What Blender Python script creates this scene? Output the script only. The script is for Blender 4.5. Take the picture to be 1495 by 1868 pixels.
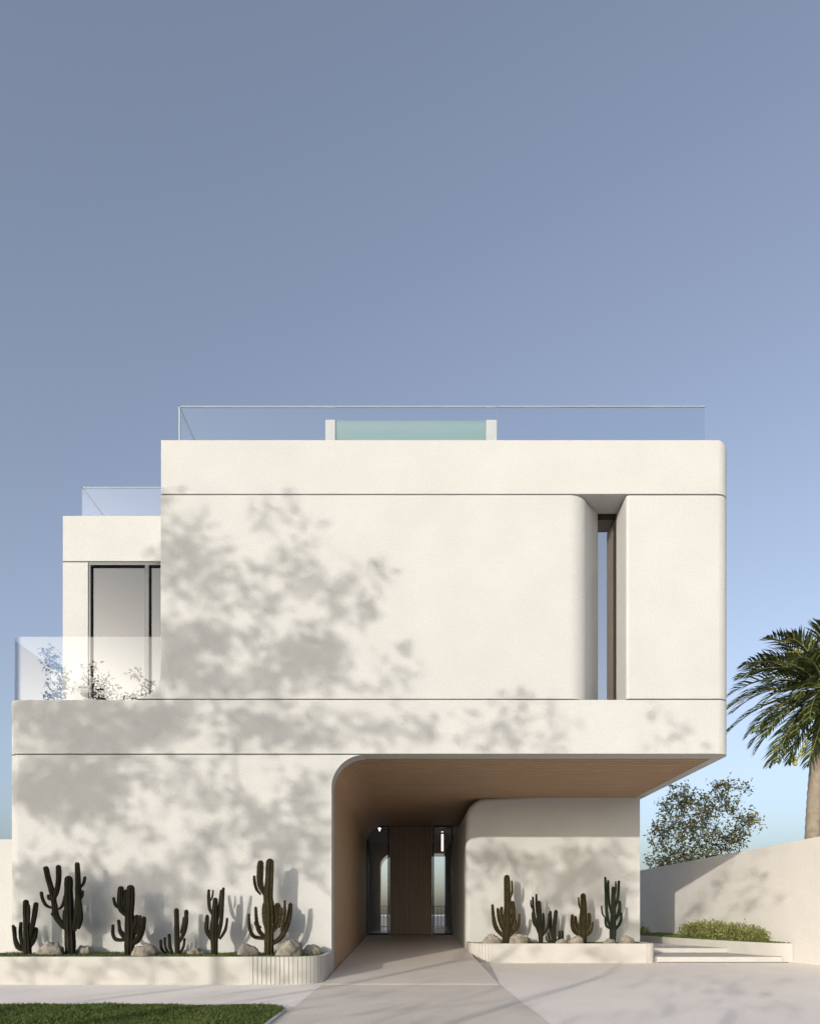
import bpy, bmesh, math, random
from mathutils import Vector, noise, Matrix

C = bpy.context.scene.collection
scene = bpy.context.scene
PI = math.pi
for o in list(bpy.data.objects):
    bpy.data.objects.remove(o)

# ------------------------------------------------------------------ camera, sky, sun
U = 130.0                       # units of the survey sketch per metre on the street facade
F = 1150.0
D = F / U                       # camera stands D metres in front of the facade (y = 0)
EYE = 114 / U
cam_d = bpy.data.cameras.new('camera')
cam = bpy.data.objects.new('camera', cam_d)
C.objects.link(cam)
cam.location = (0, -D, EYE)
cam.rotation_euler = (PI / 2, 0, 0)
cam_d.sensor_fit = 'HORIZONTAL'
cam_d.sensor_width = 36
cam_d.lens = 36 * F / 1495
cam_d.shift_y = 734 / 1495
cam_d.clip_end = 5000
scene.camera = cam

LX, LZ = 0.58, 0.222            # sunlight travels (LX, 1, -LZ)
LDIR = Vector((LX, 1, -LZ))
SUN_EL = math.atan2(LZ, math.hypot(LX, 1))
SUN_AZ = math.atan2(-LX, -1)
w = bpy.data.worlds.new('World')
scene.world = w
w.use_nodes = True
nt = w.node_tree
bg = nt.nodes['Background']
sky = nt.nodes.new('ShaderNodeTexSky')
sky.sky_type = 'NISHITA'
sky.sun_disc = False
sky.sun_elevation = SUN_EL
sky.sun_rotation = SUN_AZ
sky.altitude = 0
sky.air_density = 1.0
sky.dust_density = 3.6
sky.ozone_density = 3.0
hs = nt.nodes.new('ShaderNodeHueSaturation')
hs.inputs['Hue'].default_value = 0.506
hs.inputs['Saturation'].default_value = 0.63
nt.links.new(sky.outputs[0], hs.inputs['Color'])
nt.links.new(hs.outputs[0], bg.inputs['Color'])
bg.inputs['Strength'].default_value = 0.15
sun_d = bpy.data.lights.new('sun', 'SUN')
sun_d.energy = 2.0
sun_d.angle = math.radians(0.45)
sun_d.color = (0.95, 0.89, 0.80)
sun = bpy.data.objects.new('sun', sun_d)
C.objects.link(sun)
sun.rotation_euler = LDIR.to_track_quat('-Z', 'Y').to_euler()
sun.location = (-12, -25, 12)
scene.view_settings.view_transform = 'Standard'
scene.view_settings.look = 'None'
scene.view_settings.exposure = 0.86
scene.view_settings.gamma = 1
scene.cycles.max_bounces = 10
scene.cycles.transparent_max_bounces = 12
scene.cycles.use_denoising = True

# ------------------------------------------------------------------ helpers
def X(u): return u / U
def Z(v): return (v + 114) / U
def at(px, py, y):              # sketch position -> point at depth y
    k = (1 + y / D) / U
    return Vector(((px - 747.5) * k, y, EYE + (1668 - py) * k))

def tag(o, label=None, cat=None, group=None, kind=None):
    if label: o['label'] = label
    if cat: o['category'] = cat
    if group: o['group'] = group
    if kind: o['kind'] = kind
    return o

def empty(name, loc, label, cat, group=None):
    o = bpy.data.objects.new(name, None)
    C.objects.link(o)
    o.location = loc
    o.empty_display_size = 0.2
    return tag(o, label, cat, group)

def wpos(o):
    p = Vector(o.location)
    while o.parent:
        o = o.parent
        p = p + Vector(o.location)
    return p

class MB:
    def __init__(s):
        s.v = []; s.f = []; s.mi = []
    def add(s, vs, fs, m=0):
        n = len(s.v)
        s.v += [tuple(p) for p in vs]
        for f in fs:
            s.f.append([i + n for i in f]); s.mi.append(m)
        return s
    def box(s, x0, x1, y0, y1, z0, z1, m=0):
        vs = [(x, y, z) for z in (z0, z1) for y in (y0, y1) for x in (x0, x1)]
        return s.add(vs, [(0, 2, 3, 1), (4, 5, 7, 6), (0, 1, 5, 4), (2, 6, 7, 3), (0, 4, 6, 2), (1, 3, 7, 5)], m)
    def prism_xz(s, poly, y0, y1, m=0):
        n = len(poly)
        vs = [(x, y0, z) for x, z in poly] + [(x, y1, z) for x, z in poly]
        return s.add(vs, [list(range(n)), list(range(2 * n - 1, n - 1, -1))] + [(i, i + n, (i + 1) % n + n, (i + 1) % n) for i in range(n)], m)
    def prism_xy(s, poly, z0, z1, m=0):
        n = len(poly)
        vs = [(x, y, z0) for x, y in poly] + [(x, y, z1) for x, y in poly]
        return s.add(vs, [list(range(n - 1, -1, -1)), list(range(n, 2 * n))] + [(i, (i + 1) % n, (i + 1) % n + n, i + n) for i in range(n)], m)
    def tube(s, pts, radii, n=8, m=0, cap=True, rib=None):
        pts = [Vector(p) for p in pts]
        rings = []
        ref = None
        for i, p in enumerate(pts):
            t = (pts[min(i + 1, len(pts) - 1)] - pts[max(i - 1, 0)])
            if t.length < 1e-9: t = Vector((0, 0, 1))
            t.normalize()
            if ref is None:
                ref = Vector((1, 0, 0)) if abs(t.x) < 0.9 else Vector((0, 1, 0))
            a = (ref - t * ref.dot(t)); a.normalize(); ref = a
            b = t.cross(a)
            ring = []
            for k in range(n):
                th = 2 * PI * k / n
                r = radii[i] * (rib(k) if rib else 1)
                ring.append(p + a * (r * math.cos(th)) + b * (r * math.sin(th)))
            rings.append(ring)
        vs = [v for r in rings for v in r]
        fs = []
        for i in range(len(rings) - 1):
            for k in range(n):
                fs.append((i * n + k, i * n + (k + 1) % n, (i + 1) * n + (k + 1) % n, (i + 1) * n + k))
        if cap:
            fs.append(list(range(n - 1, -1, -1)))
            fs.append([(len(rings) - 1) * n + k for k in range(n)])
        s.add(vs, fs, m)
        return rings
    def build(s, name, mats, parent=None, base=None, smooth=35, bevel=None):
        """bevel: list of (offset, segments, test(v0, v1)) or offset for every sharp edge"""
        me = bpy.data.meshes.new(name)
        off = wpos(parent) if parent else Vector((0, 0, 0))
        o = bpy.data.objects.new(name, me)
        if base is not None:
            o.location = Vector(base) - off
            off = Vector(base)
        me.from_pydata([(Vector(p) - off)[:] for p in s.v], [], s.f)
        if not isinstance(mats, (list, tuple)): mats = [mats]
        for m in mats: me.materials.append(m)
        if len(mats) > 1: me.polygons.foreach_set('material_index', s.mi)
        if bevel:
            bm = bmesh.new(); bm.from_mesh(me)
            bmesh.ops.remove_doubles(bm, verts=bm.verts, dist=1e-5)
            bmesh.ops.recalc_face_normals(bm, faces=bm.faces)
            for off_, seg, test in bevel:
                es = []
                for e in bm.edges:
                    if len(e.link_faces) != 2: continue
                    if test is None:
                        if e.calc_face_angle(0) > math.radians(50): es.append(e)
                    elif test(e.verts[0].co + off, e.verts[1].co + off) and e.calc_face_angle(0) > math.radians(20): es.append(e)
                if es:
                    bmesh.ops.bevel(bm, geom=es, offset=off_, offset_type='OFFSET', segments=seg, profile=0.5, affect='EDGES', clamp_overlap=True)
            bm.to_mesh(me); bm.free()
        C.objects.link(o)
        if parent: o.parent = parent
        if smooth:
            me.shade_smooth()
            me.set_sharp_from_angle(angle=math.radians(smooth))
        if smooth and bevel:                        # keep big faces flat beside the rounded edges
            wn = o.modifiers.new('weighted_normal', 'WEIGHTED_NORMAL'); wn.keep_sharp = True
        return o

def arc(cx, cz, r, a0, a1, n=14):
    return [(cx + r * math.cos(math.radians(a0 + (a1 - a0) * i / n)), cz + r * math.sin(math.radians(a0 + (a1 - a0) * i / n))) for i in range(n + 1)]

# ------------------------------------------------------------------ materials
def nodes(name):
    m = bpy.data.materials.new(name); m.use_nodes = True
    n = m.node_tree
    return m, n, n.nodes['Principled BSDF']

def rough_mat(name, c0, c1, scale=3.0, rough=0.85, bump=0.0, bscale=60.0, fine=0.0, spec=0.3, stretch=None):
    m, n, b = nodes(name)
    tc = n.nodes.new('ShaderNodeTexCoord')
    src = tc.outputs['Object']
    if stretch:
        mp = n.nodes.new('ShaderNodeMapping'); mp.inputs['Scale'].default_value = stretch
        n.links.new(src, mp.inputs['Vector']); src = mp.outputs[0]
    nz = n.nodes.new('ShaderNodeTexNoise'); nz.inputs['Scale'].default_value = scale; nz.inputs['Detail'].default_value = 8; nz.inputs['Roughness'].default_value = 0.62
    n.links.new(src, nz.inputs['Vector'])
    mx = n.nodes.new('ShaderNodeMix'); mx.data_type = 'RGBA'
    rmp = n.nodes.new('ShaderNodeMapRange'); rmp.inputs['From Min'].default_value = 0.3; rmp.inputs['From Max'].default_value = 0.7
    n.links.new(nz.outputs['Fac'], rmp.inputs['Value'])
    n.links.new(rmp.outputs[0], mx.inputs['Factor'])
    mx.inputs[6].default_value = (*c0, 1); mx.inputs[7].default_value = (*c1, 1)
    col = mx.outputs[2]
    n2 = n.nodes.new('ShaderNodeTexNoise'); n2.inputs['Scale'].default_value = bscale; n2.inputs['Detail'].default_value = 5; n2.inputs['Roughness'].default_value = 0.7
    n.links.new(src, n2.inputs['Vector'])
    if fine:
        r2 = n.nodes.new('ShaderNodeMapRange'); r2.inputs['From Min'].default_value = 0.3; r2.inputs['From Max'].default_value = 0.7
        r2.inputs['To Min'].default_value = 1 - fine; r2.inputs['To Max'].default_value = 1 + fine * 0.4
        n.links.new(n2.outputs['Fac'], r2.inputs['Value'])
        vm = n.nodes.new('ShaderNodeVectorMath'); vm.operation = 'SCALE'
        n.links.new(col, vm.inputs[0]); n.links.new(r2.outputs[0], vm.inputs['Scale'])
        col = vm.outputs[0]
    n.links.new(col, b.inputs['Base Color'])
    b.inputs['Roughness'].default_value = rough
    b.inputs['Specular IOR Level'].default_value = spec
    if bump:
        bp = n.nodes.new('ShaderNodeBump'); bp.inputs['Strength'].default_value = bump; bp.inputs['Distance'].default_value = 0.01
        n.links.new(n2.outputs['Fac'], bp.inputs['Height'])
        n.links.new(bp.outputs[0], b.inputs['Normal'])
    return m

def flat_mat(name, c, rough=0.5, metal=0.0, emit=None, spec=0.5):
    m, n, b = nodes(name)
    b.inputs['Base Color'].default_value = (*c, 1); b.inputs['Roughness'].default_value = rough; b.inputs['Metallic'].default_value = metal
    b.inputs['Specular IOR Level'].default_value = spec
    if emit:
        b.inputs['Emission Color'].default_value = (*emit[0], 1); b.inputs['Emission Strength'].default_value = emit[1]
    return m

def glass_mat(name, tint, refl, gcol=(1, 1, 1), rough=0.0, haze=0.0, hazecol=(0.8, 0.82, 0.85)):
    m = bpy.data.materials.new(name); m.use_nodes = True
    n = m.node_tree; n.nodes.clear()
    out = n.nodes.new('ShaderNodeOutputMaterial')
    tr = n.nodes.new('ShaderNodeBsdfTransparent'); tr.inputs[0].default_value = (*tint, 1)
    gl = n.nodes.new('ShaderNodeBsdfGlossy'); gl.inputs['Color'].default_value = (*gcol, 1); gl.inputs['Roughness'].default_value = rough
    fr = n.nodes.new('ShaderNodeLayerWeight'); fr.inputs['Blend'].default_value = 0.25
    mr = n.nodes.new('ShaderNodeMapRange'); mr.inputs['To Min'].default_value = refl; mr.inputs['To Max'].default_value = min(1, refl + 0.3)
    n.links.new(fr.outputs['Fresnel'], mr.inputs['Value'])
    mx = n.nodes.new('ShaderNodeMixShader')
    n.links.new(mr.outputs[0], mx.inputs[0]); n.links.new(tr.outputs[0], mx.inputs[1]); n.links.new(gl.outputs[0], mx.inputs[2])
    last = mx.outputs[0]
    if haze:
        df = n.nodes.new('ShaderNodeBsdfDiffuse'); df.inputs[0].default_value = (*hazecol, 1)
        m2 = n.nodes.new('ShaderNodeMixShader'); m2.inputs[0].default_value = haze
        n.links.new(last, m2.inputs[1]); n.links.new(df.outputs[0], m2.inputs[2]); last = m2.outputs[0]
    n.links.new(last, out.inputs['Surface'])
    return m

def leaf_mat(name, cols, rough=0.5, trans=0.25):
    """colour varies from leaf to leaf"""
    m = bpy.data.materials.new(name); m.use_nodes = True
    n = m.node_tree; b = n.nodes['Principled BSDF']
    ge = n.nodes.new('ShaderNodeNewGeometry')
    cr = n.nodes.new('ShaderNodeValToRGB')
    cr.color_ramp.interpolation = 'LINEAR'
    for i, (p, c) in enumerate(cols):
        el = cr.color_ramp.elements[i] if i < 2 else cr.color_ramp.elements.new(p)
        el.position = p; el.color = (*c, 1)
    n.links.new(ge.outputs['Random Per Island'], cr.inputs[0])
    n.links.new(cr.outputs[0], b.inputs['Base Color'])
    b.inputs['Roughness'].default_value = rough
    b.inputs['Specular IOR Level'].default_value = 0.35
    if trans:
        tl = n.nodes.new('ShaderNodeBsdfTranslucent'); n.links.new(cr.outputs[0], tl.inputs[0])
        mx = n.nodes.new('ShaderNodeMixShader'); mx.inputs[0].default_value = trans
        n.links.new(b.outputs[0], mx.inputs[1]); n.links.new(tl.outputs[0], mx.inputs[2])
        n.links.new(mx.outputs[0], n.nodes['Material Output'].inputs['Surface'])
    return m

PLASTER = rough_mat('white_plaster', (0.465, 0.463, 0.446), (0.43, 0.428, 0.412), 1.3, 0.92, 0.35, 42, 0.12, 0.15)
PLASTER2 = rough_mat('wall_plaster', (0.72, 0.69, 0.64), (0.66, 0.63, 0.585), 1.1, 0.92, 0.35, 42, 0.12, 0.15)
KERB = rough_mat('kerb_concrete', (0.46, 0.44, 0.405), (0.40, 0.385, 0.355), 2.0, 0.85, 0.15, 60, 0.05)
PAVE = rough_mat('paving', (0.86, 0.785, 0.715), (0.79, 0.715, 0.65), 0.7, 0.78, 0.1, 50, 0.10)
PATHM = rough_mat('path_concrete', (0.68, 0.60, 0.525), (0.60, 0.53, 0.465), 0.9, 0.72, 0.08, 70, 0.06)
CORE = flat_mat('joint_shadow_gap', (0.45, 0.42, 0.37), 0.95)
WOOD = rough_mat('soffit_wood', (0.43, 0.295, 0.185), (0.35, 0.24, 0.148), 2.0, 0.6, 0.1, 30, 0.12, 0.3, (0.6, 8, 8))
DOORM = rough_mat('door_wood', (0.46, 0.335, 0.25), (0.38, 0.275, 0.205), 2.0, 0.5, 0.1, 30, 0.12, 0.4, (8, 8, 0.5))
DOORSHADE = flat_mat('door_gap_shade', (0.13, 0.095, 0.075), 0.8)  # dark colour paints in the shade between the door slats
FRAME = flat_mat('bronze_frame', (0.035, 0.028, 0.022), 0.35, 0.6)
FRAMED = flat_mat('window_frame', (0.05, 0.05, 0.052), 0.4, 0.3)
GLASS = glass_mat('rail_glass', (0.93, 0.95, 0.96), 0.05)
GLASST = glass_mat('terrace_glass', (0.92, 0.94, 0.96), 0.08)
GLASSB = glass_mat('balcony_glass', (0.80, 0.82, 0.84), 0.055)
GLASSW = glass_mat('window_glass', (0.35, 0.35, 0.36), 0.09)
GLASSD = glass_mat('door_glass', (0.85, 0.88, 0.9), 0.06)
GLASSS = glass_mat('slot_glass', (0.82, 0.79, 0.76), 0.03)
EDGE = flat_mat('polished_glass_edge', (0.30, 0.33, 0.35), 0.25)
TEAL = glass_mat('pool_glass', (0.66, 0.80, 0.77), 0.06, haze=0.40, hazecol=(0.36, 0.46, 0.43))
WATER = glass_mat('pool_water', (0.7, 0.92, 0.9), 0.05)
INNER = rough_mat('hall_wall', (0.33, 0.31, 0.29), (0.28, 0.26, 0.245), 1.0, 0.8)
ROCKM = rough_mat('rock', (0.38, 0.34, 0.285), (0.13, 0.112, 0.09), 7.0, 0.95, 1.0, 26, 0.45, 0.1)
SOIL = rough_mat('soil', (0.07, 0.055, 0.035), (0.04, 0.04, 0.02), 6, 0.95)
GRASS = leaf_mat('grass_blades', [(0, (0.05, 0.085, 0.015)), (1, (0.16, 0.19, 0.05)), (0.5, (0.09, 0.13, 0.028))], 0.6, 0.3)
CACTUS = rough_mat('cactus_skin', (0.021, 0.019, 0.010), (0.011, 0.010, 0.006), 6, 0.8, 0.5, 40, 0.3, 0.15)
CACTUS2 = rough_mat('cactus_skin_olive', (0.034, 0.026, 0.010), (0.016, 0.013, 0.006), 6, 0.8, 0.5, 40, 0.3, 0.15)
CACTUS3 = rough_mat('cactus_skin_green', (0.018, 0.024, 0.012), (0.01, 0.014, 0.008), 6, 0.8, 0.5, 40, 0.3, 0.15)
SPINE = flat_mat('cactus_spines', (0.075, 0.06, 0.034), 0.8)
SPINEO = flat_mat('cactus_spines_straw', (0.22, 0.165, 0.075), 0.8)
SPINEG = flat_mat('cactus_spines_golden', (0.42, 0.30, 0.10), 0.7)
BARK = rough_mat('bark', (0.10, 0.075, 0.055), (0.05, 0.04, 0.03), 12, 0.9, 0.5, 30, 0.2)
LEAF = leaf_mat('tree_leaves', [(0, (0.06, 0.085, 0.045)), (1, (0.50, 0.38, 0.14)), (0.4, (0.17, 0.19, 0.085)), (0.75, (0.34, 0.30, 0.12))], 0.4, 0.35)
LEAFS = leaf_mat('street_tree_leaves', [(0, (0.03, 0.05, 0.02)), (1, (0.08, 0.11, 0.035))], 0.5, 0.1)
BUSHL = leaf_mat('shrub_leaves', [(0, (0.10, 0.13, 0.03)), (1, (0.36, 0.34, 0.13)), (0.5, (0.20, 0.22, 0.07))], 0.55, 0.3)
PALML = leaf_mat('palm_leaflets', [(0, (0.022, 0.036, 0.014)), (1, (0.20, 0.20, 0.05)), (0.6, (0.045, 0.065, 0.02))], 0.38, 0.2)
PALMD = leaf_mat('dry_palm_leaflets', [(0, (0.30, 0.17, 0.07)), (1, (0.42, 0.27, 0.12))], 0.6, 0.2)
RACHIS = flat_mat('palm_rachis', (0.15, 0.15, 0.045), 0.5)
PTRUNK = rough_mat('palm_trunk', (0.33, 0.28, 0.21), (0.19, 0.155, 0.115), 5, 0.9, 0.5, 20, 0.2)
FRUIT = flat_mat('coconut', (0.33, 0.30, 0.06), 0.4)
LAMP = flat_mat('lamp_glow', (0.9, 0.85, 0.7), 0.4, 0, ((1, 0.85, 0.6), 1.2))
SPOTL = flat_mat('spot_glow', (0.9, 0.9, 0.85), 0.4, 0, ((1, 0.92, 0.8), 3))
DARKM = flat_mat('dark_metal', (0.06, 0.06, 0.065), 0.5, 0.5)
WHITEM = flat_mat('white_paint', (0.75, 0.74, 0.72), 0.5)

# ------------------------------------------------------------------ ground
g = MB(); g.add([(-900, -900, 0), (900, -900, 0), (900, 900, 0), (-900, 900, 0)], [(0, 1, 2, 3)])
tag(g.build('ground', PAVE, smooth=None), 'pale pinkish concrete paving in front of the white house', None, None, 'structure')

YF = -1.02                      # where the path folds into the ramp
YD = 7.24                       # the door plane
xl, xr = X(-142), X(144)
p = MB()
p.box(xl, xr, -9.6, YF - 0.004, -0.1, 0.006)
p.add([(xl, YF, -0.1), (xr, YF, -0.1), (xr, 11.4, -0.1), (xl, 11.4, -0.1), (xl, YF, 0.008), (xr, YF, 0.008), (xr, YD, Z(-69)), (xl, YD, Z(-69)), (xr, 11.4, Z(-69)), (xl, 11.4, Z(-69))],
      [(0, 3, 2, 1), (4, 5, 6, 7), (7, 6, 8, 9), (0, 1, 5, 4), (1, 2, 8, 6, 5), (3, 0, 4, 7, 9), (2, 3, 9, 8)])
# thin joint lines along the slab
tag(p.build('path', PATHM, smooth=None, bevel=[(0.004, 1, None)]), 'beige concrete path ramping up to the front door', None, None, 'structure')

# ------------------------------------------------------------------ house
house = empty('house', (0, 0, 0), 'white modern house with rounded corners and a cantilevered upper storey', 'house')
small = (0.008, 2, None)
GAP = 0.017
zt = Z(293) - GAP
r = 60 / U
# ground floor wing with its arched corner
xL = X(-737.5)
poly = [(xL, 0), (X(-143), 0)] + list(reversed(arc(X(-143) + r, zt - r, r, 90, 180))) + [(xL, zt)]
m = MB().prism_xz(poly, 0, 0.283)
m.build('ground_floor_wall', PLASTER, house, bevel=[(0.20, 9, lambda a, b: abs(a.x - xL) < .001 and abs(b.x - xL) < .001 and abs(a.y) < .001 and abs(b.y) < .001), small])
# body behind it, and the slab over the passage
m = MB()
m.box(X(-754), X(-146), 0.45, YD + 0.1, 0, Z(293) + 0.1)
m.box(xL + 0.12, X(-146), 0.24, 0.5, 0, Z(293) + 0.1)
m.box(xL + 0.06, X(562), 0.10, 11.5, Z(293) + 0.03, Z(391) - 0.012)
m.box(X(-754), xL + 0.1, 0.47, 11.5, Z(293) + 0.03, Z(391) - 0.006)
m.build('floor_slab', CORE, house, smooth=None)
# floor band
poly = [(xL, 0.46), (xL, 0), (X(587), 0), (X(587), 8.5), (X(566), 8.5), (X(566), 0.28), (xL + 0.3, 0.28), (xL + 0.3, 0.46)]
m = MB().prism_xy(poly, Z(293), Z(391))
vert = lambda xx: (lambda a, b: abs(a.x - xx) < .001 and abs(b.x - xx) < .001 and abs(a.y) < .001 and abs(b.y) < .001)
xR = X(587)
m.build('floor_band', PLASTER, house, bevel=[(0.20, 9, lambda a, b: vert(xL)(a, b) or vert(xR)(a, b)), (0.05, 4, lambda a, b: a.z > Z(390) and b.z > Z(390) and a.x < xL + .16 and b.x < xL + .16), small])
# upper storey
z0, z1 = Z(391) + GAP, Z(767) - GAP
xu = X(-454.5)
rf = 46 / U
poly = [(xu - rf, z0), (X(200), z0), (X(200), z1), (xu, z1)] + [(xu - rf + rf * math.sin(math.radians(a)), z0 + rf - rf * math.cos(math.radians(a))) for a in range(90, 0, -6)]
MB().prism_xz(poly, 0, 0.9).build('upper_wall', PLASTER, house, bevel=[(0.006, 2, lambda a, b: abs(a.y) < .001 and abs(b.y) < .001 and not (a.x > X(199) and b.x > X(199)))])
poly = [(X(200), 0), (X(288), 0), (X(290), 0)]
for i in range(1, 13):
    t = i / 12
    a = t * math.radians(62)
    poly.append((X(290) + 0.34 * math.sin(a), 0.34 * (1 - math.cos(a))))
poly += [(X(358), 0.41), (X(358), 0.9), (X(200), 0.9)]
MB().prism_xy(poly, z0, z1).build('slot_reveal', PLASTER, house, smooth=45)
poly = [(X(394.5), 0.045), (X(395), 0.9), (X(546), 0.9), (X(546), 4), (X(577), 4), (X(577), 0), (X(397), 0)]
poly = list(reversed([(X(395), 0.9), (X(546), 0.9), (X(546), 4), (xR, 4), (xR, 0), (X(395), 0)]))
MB().prism_xy(poly, z0, z1).build('corner_pier', PLASTER, house, bevel=[(0.20, 9, vert(xR)), (0.04, 4, vert(X(395))), small])
# recessed joints behind the gaps
m = MB()
m.box(xu + 0.03, X(195), 0.035, 0.88, Z(391) - 0.03, Z(767) + 0.03)
m.box(X(194), X(330), 0.30, 0.88, Z(391) - 0.03, Z(767) + 0.03)
m.box(X(398), X(577) - 0.10, 0.09, 0.88, Z(391) - 0.03, Z(767) + 0.03)
m.box(X(550), X(577) - 0.04, 0.5, 3.9, Z(391) - 0.03, Z(767) + 0.03)
m.build('joint_core', CORE, house, smooth=None)
# roof band, L-shaped in plan
poly = [(xu, 0), (xR, 0), (xR, 4), (X(546), 4), (X(546), 0.9), (xu, 0.9)]
m = MB().prism_xy(poly, Z(767), Z(866))
m.build('roof_band', PLASTER, house, bevel=[(0.20, 9, lambda a, b: vert(xR)(a, b) or (abs(a.x - xR) < .001 and abs(b.x - xR) < .001 and a.z > Z(860) and b.z > Z(860))), (0.014, 2, None)])
MB().box(xu + 0.002, X(330), 0.9, 8.5, Z(391) - 0.02, Z(866) - 0.02).build('rear_wall', PLASTER2, house, smooth=None)
# slot window
slot = MB()
ys = 0.44
slot.box(X(358), X(395), ys, ys + 0.05, Z(767) - 0.06, Z(767))
slot.box(X(391), X(394.8), ys, ys + 0.05, Z(391), Z(767) - 0.06)
slot.box(X(358.2), X(359.5), ys, ys + 0.05, Z(391), Z(767) - 0.06)
sw = slot.build('slot_window', FRAME, house, smooth=None)
MB().box(X(359.5), X(391), ys + 0.02, ys + 0.03, Z(391), Z(767) - 0.06).build('pane', GLASSS, sw, smooth=None)

# side volume on the terrace
YS = 1.685
xs = X(-754)
m = MB()
m.box(xs, X(-699), YS, YS + 0.35, Z(391) - 0.02, Z(767) - GAP)
m.box(xs, xs + 0.3, YS + 0.35, 8, Z(391) - 0.02, Z(767) - GAP)
m.build('side_wall', PLASTER, house, bevel=[small])
MB().box(xs, X(-455), YS, 8.2, Z(767), Z(866)).build('side_roof_band', PLASTER, house, bevel=[(0.012, 2, None)])
MB().box(xs + 0.04, X(-690), YS + 0.04, YS + 0.3, Z(760), Z(767) + 0.05).build('joint_core', CORE, house, smooth=None)
m = MB()
yw = YS + 0.015
m.box(X(-699), X(-694), yw, yw + 0.09, Z(391), Z(767) - 0.055)
m.box(X(-699), X(-455), yw, yw + 0.09, Z(767) - 0.055, Z(767) - 0.001)
m.box(X(-576), X(-567), yw - 0.01, yw + 0.09, Z(391), Z(767) - 0.055)
tw = m.build('terrace_window', FRAMED, house, bevel=[(0.004, 1, None)])
MB().box(X(-694), X(-576), yw + 0.05, yw + 0.062, Z(391), Z(767) - 0.055).build('pane', GLASSW, tw, smooth=None)
MB().box(X(-567), X(-455), yw + 0.05, yw + 0.062, Z(391), Z(767) - 0.055).build('pane', GLASSW, tw, smooth=None)
MB().add([(xs + .3, 5, Z(391)), (X(-455), 5, Z(391)), (X(-455), 5, Z(767)), (xs + .3, 5, Z(767))], [(0, 1, 2, 3)]).build('inner_wall', INNER, house, smooth=None)

# glass balustrades
def balustrade(name, path, z0, z1, splits, edge, mat, th=0.016, label=None):
    """path: list of (x, y); panels split where listed"""
    root = None
    for i, seg in enumerate(splits):
        m = MB()
        for (a, b) in zip(seg[:-1], seg[1:]):
            d = Vector((b[0] - a[0], b[1] - a[1], 0)); n_ = Vector((-d.y, d.x, 0)).normalized() * th
            q = [(a[0], a[1]), (b[0], b[1]), (b[0] + n_.x, b[1] + n_.y), (a[0] + n_.x, a[1] + n_.y)]
            if edge: m.prism_xy(q, z0, z1 - 0.014)
            else: m.add([(a[0], a[1], z0), (b[0], b[1], z0), (b[0], b[1], z1), (a[0], a[1], z1)], [(0, 1, 2, 3)])
        o = m.build(name, mat, house, smooth=40)
        if edge:
            e = MB()
            for (a, b) in zip(seg[:-1], seg[1:]):
                d = Vector((b[0] - a[0], b[1] - a[1], 0)); n_ = Vector((-d.y, d.x, 0)).normalized() * th
                e.prism_xy([(a[0], a[1]), (b[0], b[1]), (b[0] + n_.x, b[1] + n_.y), (a[0] + n_.x, a[1] + n_.y)], z1 - 0.013, z1)
            if edge == 2 and i == 0:
                a = seg[0] if len(seg) == 2 else seg[1]
                e.box(a[0] - 0.006, a[0] + 0.016, a[1] - 0.004, a[1] + 0.02, z0, z1 - 0.0135)
            e.build('glass_edge', EDGE, o, smooth=None)
yr = D * (1 / 0.94 - 1)
zr = Z(987)
xa, xb, xc, xd = X(-448), X(-144), X(169), X(572)
balustrade('roof_balustrade', None, Z(866) - 0.02, zr, [[(xa, 7.5), (xa, yr), (xb - .006, yr)], [(xb + .006, yr), (xc - .006, yr)], [(xc + .006, yr), (xd, yr)]], 2, GLASS)
y2 = D * (1 / 0.79 - 1)
balustrade('terrace_balustrade', None, Z(866) - 0.02, Z(987), [[(X(-760) + .02, 7.5), (X(-760) + .02, y2), (X(-455), y2)]], 1, GLASST)
cx, cy, rr = X(-739) + 0.16, 0.10 + 0.16, 0.16
path = [(X(-739), 1.6)] + [(cx - rr * math.cos(math.radians(a)), cy - rr * math.sin(math.radians(a))) for a in range(0, 91, 10)] + [(X(-455) , 0.10)]
balustrade('balcony_balustrade', None, Z(391) - 0.01, Z(512), [path], 0, GLASSB)

# timber lining of the passage: up the left side, round the corner, out under the overhang
lin = MB()
zs = Z(293) + 0.006
xw = X(-143.4)
prof = [(xw, 0.0), (xw, 0.9), (xw, 1.8)] + [(xw + r - r * math.cos(math.radians(a)), zs - r + r * math.sin(math.radians(a))) for a in range(0, 91, 9)] + [(X(20), zs), (X(200), zs), (X(400), zs), (X(566.5), zs)]
nor = []
for i in range(len(prof)):
    a = prof[max(0, i - 1)]; b = prof[min(len(prof) - 1, i + 1)]
    dx, dz = b[0] - a[0], b[1] - a[1]; l = math.hypot(dx, dz)
    nor.append((-dz / l, dx / l))
ysamp = []
y = 0.284
pitch = 0.11
while y < YD:
    ysamp += [(y, 0), (min(y + pitch - 0.036, YD), 0), (min(y + pitch - 0.0345, YD), 0.03), (min(y + pitch - 0.0015, YD), 0.03)]
    y += pitch
vs = []
for (yy, dd) in ysamp:
    for gi, ((px, pz), (nx, nz)) in enumerate(zip(prof, nor)):
        dd_ = dd; dd = dd_ * min(1, max(0, (gi - 6) / 7))
        vs.append((px + nx * dd, yy, pz + nz * dd)); dd = dd_
k = len(prof)
lin.add(vs, [(j * k + i, j * k + i + 1, (j + 1) * k + i + 1, (j + 1) * k + i) for j in range(len(ysamp) - 1) for i in range(k - 1)])
lin.build('timber_lining', WOOD, house, smooth=25)

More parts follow.
